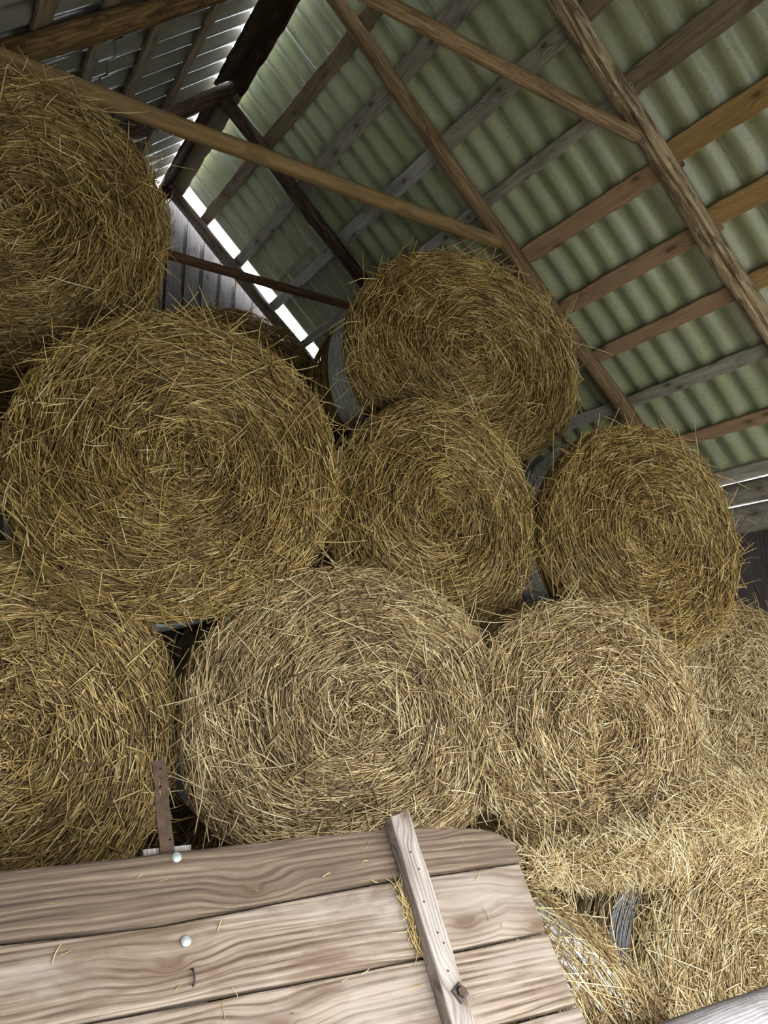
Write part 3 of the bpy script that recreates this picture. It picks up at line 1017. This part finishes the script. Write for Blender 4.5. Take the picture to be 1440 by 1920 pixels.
# ------------------------------------------------------------------ the leaning plank panel
LEAN, PYAW = R(35), R(-3)
pn = Vector((math.sin(PYAW) * math.cos(LEAN), -math.cos(PYAW) * math.cos(LEAN), math.sin(LEAN)))
ph = Vector((math.cos(PYAW), math.sin(PYAW), 0))
pv = Vector((0.03, 0.573, 0.819))
PO = Vector((0.702, 1.9, 1.596))
pm = frame(PO, ph, pn)
panel = bpy.data.objects.new('plank_panel', None)
col.objects.link(panel)
panel.matrix_world = pm
tag(panel, 'leaning panel of wide weathered planks with an upright cleat, in front of the bales', 'plank panel')


def interp(xs, ys): return lambda x: np.interp(x, xs, ys)


U0 = -1.25
TKN = 0.032
boards = [
    # material, right end, top edge (u, v), bottom edge (u, v)
    ('paneltop', 0.872, ([-1.3, -0.46, 0, 0.5, 0.74, 0.82, 0.85, 0.88], [0.0, 0.001, 0.003, 0.004, -0.018, -0.035, -0.055, -0.085]), ([-1.3, -0.456, -0.14, 0.1, 0.4, 0.863, 0.9], [-0.135, -0.139, -0.152, -0.142, -0.128, -0.130, -0.130])),
    ('panel', 0.864, ([-1.3, -0.456, -0.14, 0.1, 0.4, 0.863, 0.9], [-0.143, -0.147, -0.158, -0.149, -0.135, -0.136, -0.136]), ([-1.3, -0.337, 0.341, 0.87], [-0.309, -0.311, -0.318, -0.315])),
    ('panel', 0.866, ([-1.3, -0.337, 0.341, 0.87], [-0.316, -0.318, -0.324, -0.322]), ([-1.3, 0.0, 0.65, 0.87], [-0.488, -0.49, -0.491, -0.492])),
    ('panel', 0.878, ([-1.3, 0.65, 0.87], [-0.495, -0.498, -0.499]), ([-1.3, 0.9], [-0.67, -0.67])),
]
vv = -0.677
while vv > -1.85:
    boards.append(('panel', 0.875, ([-1.3, 0.9], [vv, vv]), ([-1.3, 0.9], [vv - 0.17, vv - 0.17])))
    vv -= 0.177
for i, (mt, u1, tp, bt) in enumerate(boards):
    x_top, y_top = np.array(tp[0]), np.array(tp[1])
    x_bot, y_bot = np.array(bt[0]), np.array(bt[1])
    cyv = 0.5 * (y_top.mean() + y_bot.mean())
    me = plank_mesh('board', u1 - U0, 0.17, TKN, 300 + i,
                    top=(lambda x, a=x_top, b=y_top, c=cyv: np.interp(x + U0, a, b) - c),
                    bot=(lambda x, a=x_bot, b=y_bot, c=cyv: np.interp(x + U0, a, b) - c),
                    n=110, bev=0.006, wane=0.0012)
    bo = obj('board', me, M[mt], panel, Matrix.Translation((U0, cyv, -TKN / 2 - 0.002 * (i % 2))))
    if i == 0: bo['label'] = 'darker top plank with a rounded waney corner'

# upright cleat on the face
cl = plank_mesh('cleat', 1.85, 0.062, 0.046, 330, n=60, bev=0.005, wane=0.002, endr=lambda y: -0.25 * y)
cleat = obj('cleat', cl, M['cleat'], panel, Matrix(((0.0, -1, 0, 0.506), (1, 0.0, 0, -1.83), (0, 0, 1, 0.0225), (0, 0, 0, 1))))
cleat['label'] = 'pale upright cleat across the planks'


def dome(name, r, h, n=20):
    rings = []
    for k in range(7):
        a = k / 6 * math.pi / 2
        t = np.linspace(0, 2 * np.pi, n, endpoint=False)
        rr = max(r * math.cos(a), 0.0004)
        rings.append(np.stack([rr * np.cos(t), rr * np.sin(t), 0 * t + h * math.sin(a)], -1))
    v, f = loft(np.array(rings))
    return mesh_from(name, [(v, f, 0, None)])


for (u, v) in ((-0.09, -0.012), (-0.088, -0.197)):
    bolt = obj('bolt', dome('bolt', 0.0125, 0.006), M['galv'], panel, Matrix.Translation((u, v, 0.0)))
    bolt['label'] = 'round galvanised bolt head'


def prism(name, pts, h, bev=0.0015):
    pts = np.array(pts)
    c = pts.mean(0)
    rings = [np.column_stack([pts, np.zeros(len(pts))]), np.column_stack([pts, np.full(len(pts), h - bev)]), np.column_stack([c + (pts - c) * 0.93, np.full(len(pts), h)])]
    v, f = loft(np.array(rings))
    return mesh_from(name, [(v, f, 0, None)], False)


ang = np.arange(4) * PI / 2 + PI / 4 + 0.5
wsh = obj('square_washer', prism('square_washer', np.stack([np.cos(ang), np.sin(ang)], -1) * 0.023, 0.006), M['oldiron'], cleat, Matrix.Translation((1.41, -0.013, 0.023)))
ang = np.arange(6) * PI / 3
obj('nut', prism('nut', np.stack([np.cos(ang), np.sin(ang)], -1) * 0.0125, 0.010), M['rust'], cleat, Matrix.Translation((1.41, -0.013, 0.029)))
for (x, y) in ((1.745, 0.004), (1.70, -0.006), (1.62, 0.008), (1.545, -0.004), (1.52, -0.012), (1.46, 0.0)):
    obj('nail', dome('nail', 0.0028, 0.0012, 10), M['rust'], cleat, Matrix.Translation((x, y, 0.0228)))


def tube(name, pts, r, n=8):
    pts = np.array(pts, float)
    t = np.gradient(pts, axis=0)
    t = unit(t)
    up = np.array([0.31, 0.17, 0.93])
    a = unit(np.cross(t, up))
    b = np.cross(t, a)
    th = np.linspace(0, 2 * np.pi, n, endpoint=False)
    rings = pts[:, None] + r * (a[:, None] * np.cos(th)[None, :, None] + b[:, None] * np.sin(th)[None, :, None])
    v, f = loft(rings)
    return mesh_from(name, [(v, f, 0, None)])


stp = obj('staple', tube('staple', [(-0.080, -0.254, -0.01), (-0.080, -0.255, 0.004), (-0.0795, -0.258, 0.0065), (-0.079, -0.27, 0.007), (-0.080, -0.283, 0.0065), (-0.0815, -0.286, 0.004), (-0.0815, -0.287, -0.01)], 0.0022), M['rust'], panel)
stp['label'] = 'rusty wire staple'


def strap_mesh():
    """flat rusty iron with a slot and bolt holes near its ends"""
    import bmesh
    bm = bmesh.new()
    nx, ny = 7, 66
    W, H, T = 0.034, 0.33, 0.005
    xs = np.linspace(0, W, nx)
    ys = np.linspace(-0.07, H - 0.07, ny)
    rng = np.random.default_rng(3)
    g = [[bm.verts.new((x + (0.0012 * math.sin(y * 40)), y, 0)) for x in xs] for y in ys]
    for j in range(ny - 1):
        for i in range(nx - 1):
            yc = 0.5 * (ys[j] + ys[j + 1])
            xc = 0.5 * (xs[i] + xs[i + 1])
            hole = (0.165 < yc < 0.215 and i == 2) or (abs(yc - 0.235) < 0.004 and i == 3) or (abs(yc - 0.05) < 0.004 and i == 4)
            if not hole:
                bm.faces.new((g[j][i], g[j][i + 1], g[j + 1][i + 1], g[j + 1][i]))
    r = bmesh.ops.extrude_face_region(bm, geom=bm.faces[:])
    bmesh.ops.translate(bm, verts=[e for e in r['geom'] if isinstance(e, bmesh.types.BMVert)], vec=(0, 0, T))
    bmesh.ops.recalc_face_normals(bm, faces=bm.faces[:])
    me = bpy.data.meshes.new('strap')
    bm.to_mesh(me)
    bm.free()
    return me


strap = obj('strap', strap_mesh(), M['rust'], panel, Matrix.Translation((-0.117, 0.0, -0.043)))
strap['label'] = 'rusty flat iron strap with a slot'
rc = plank_mesh('rear_cleat', 1.7, 0.115, 0.04, 340, n=30, bev=0.004)
rear = obj('rear_cleat', rc, M['grey'], panel, Matrix(((0.0, -1, 0, -0.096), (1, 0.0, 0, -1.665), (0, 0, 1, -0.068), (0, 0, 0, 1))))

# straw caught behind the cleat
def wisps(name, pts, label, seed, D0, spread, lmul=0.5):
    r = np.random.default_rng(seed)
    P = np.array(pts)
    n = len(P)
    D = unit(np.array(D0)[None] + r.normal(0, spread, (n, 3)) * np.array([1, 1, 0.25]))
    N = np.tile(np.array([0, 0, 1.0]), (n, 1))
    N = unit(N - D * (D * N).sum(1, keepdims=True))
    ln = np.clip(r.lognormal(math.log(0.1), 0.4, n), 0.03, 0.2) * lmul
    v, f, t = straws(P, D, N, 0 * D, ln, r.uniform(0.0008, 0.0016, n), np.clip(r.beta(4, 1.6, n), 0, 1), r, bend=0.12)
    o = obj(name, mesh_from(name, [(v, f, 0, t)]), M['straw'])
    o.matrix_world = pm.copy()
    return tag(o, label, 'loose straw', None, 'stuff')


rr = np.random.default_rng(50)
wisps('straw_wisp', np.column_stack([0.468 + rr.normal(0, 0.006, 60), rr.uniform(-0.30, -0.14, 60), rr.uniform(0.003, 0.012, 60)]), 'wisp of straw caught along the left edge of the upright cleat', 51, (0.1, 1, 0.05), 0.45)
wisps('straw_crumbs', np.column_stack([rr.uniform(-0.45, 0.8, 26), rr.uniform(-0.46, -0.02, 26), np.full(26, 0.002)]), 'scattered straw bits lying on the plank panel', 52, (1, 0.2, 0), 1.2, 0.28)

# ------------------------------------------------------------------ foreground pole
log('grey_pole', (1.56, 1.40, 1.115), (XW + 0.05, 1.36, 1.135), 0.062, 0.066, 'greypole', 141,
    'grey round wooden pole in the bottom right corner', 'pole', None, lump=0.035, bow=0.006, nv=28)
log('pole_post', (2.35, 1.52, 0.0), (2.35, 1.52, 1.25), 0.05, 0.045, 'greypole', 142,
    'short post under the grey pole', 'post', None, lump=0.04, bow=0.004)
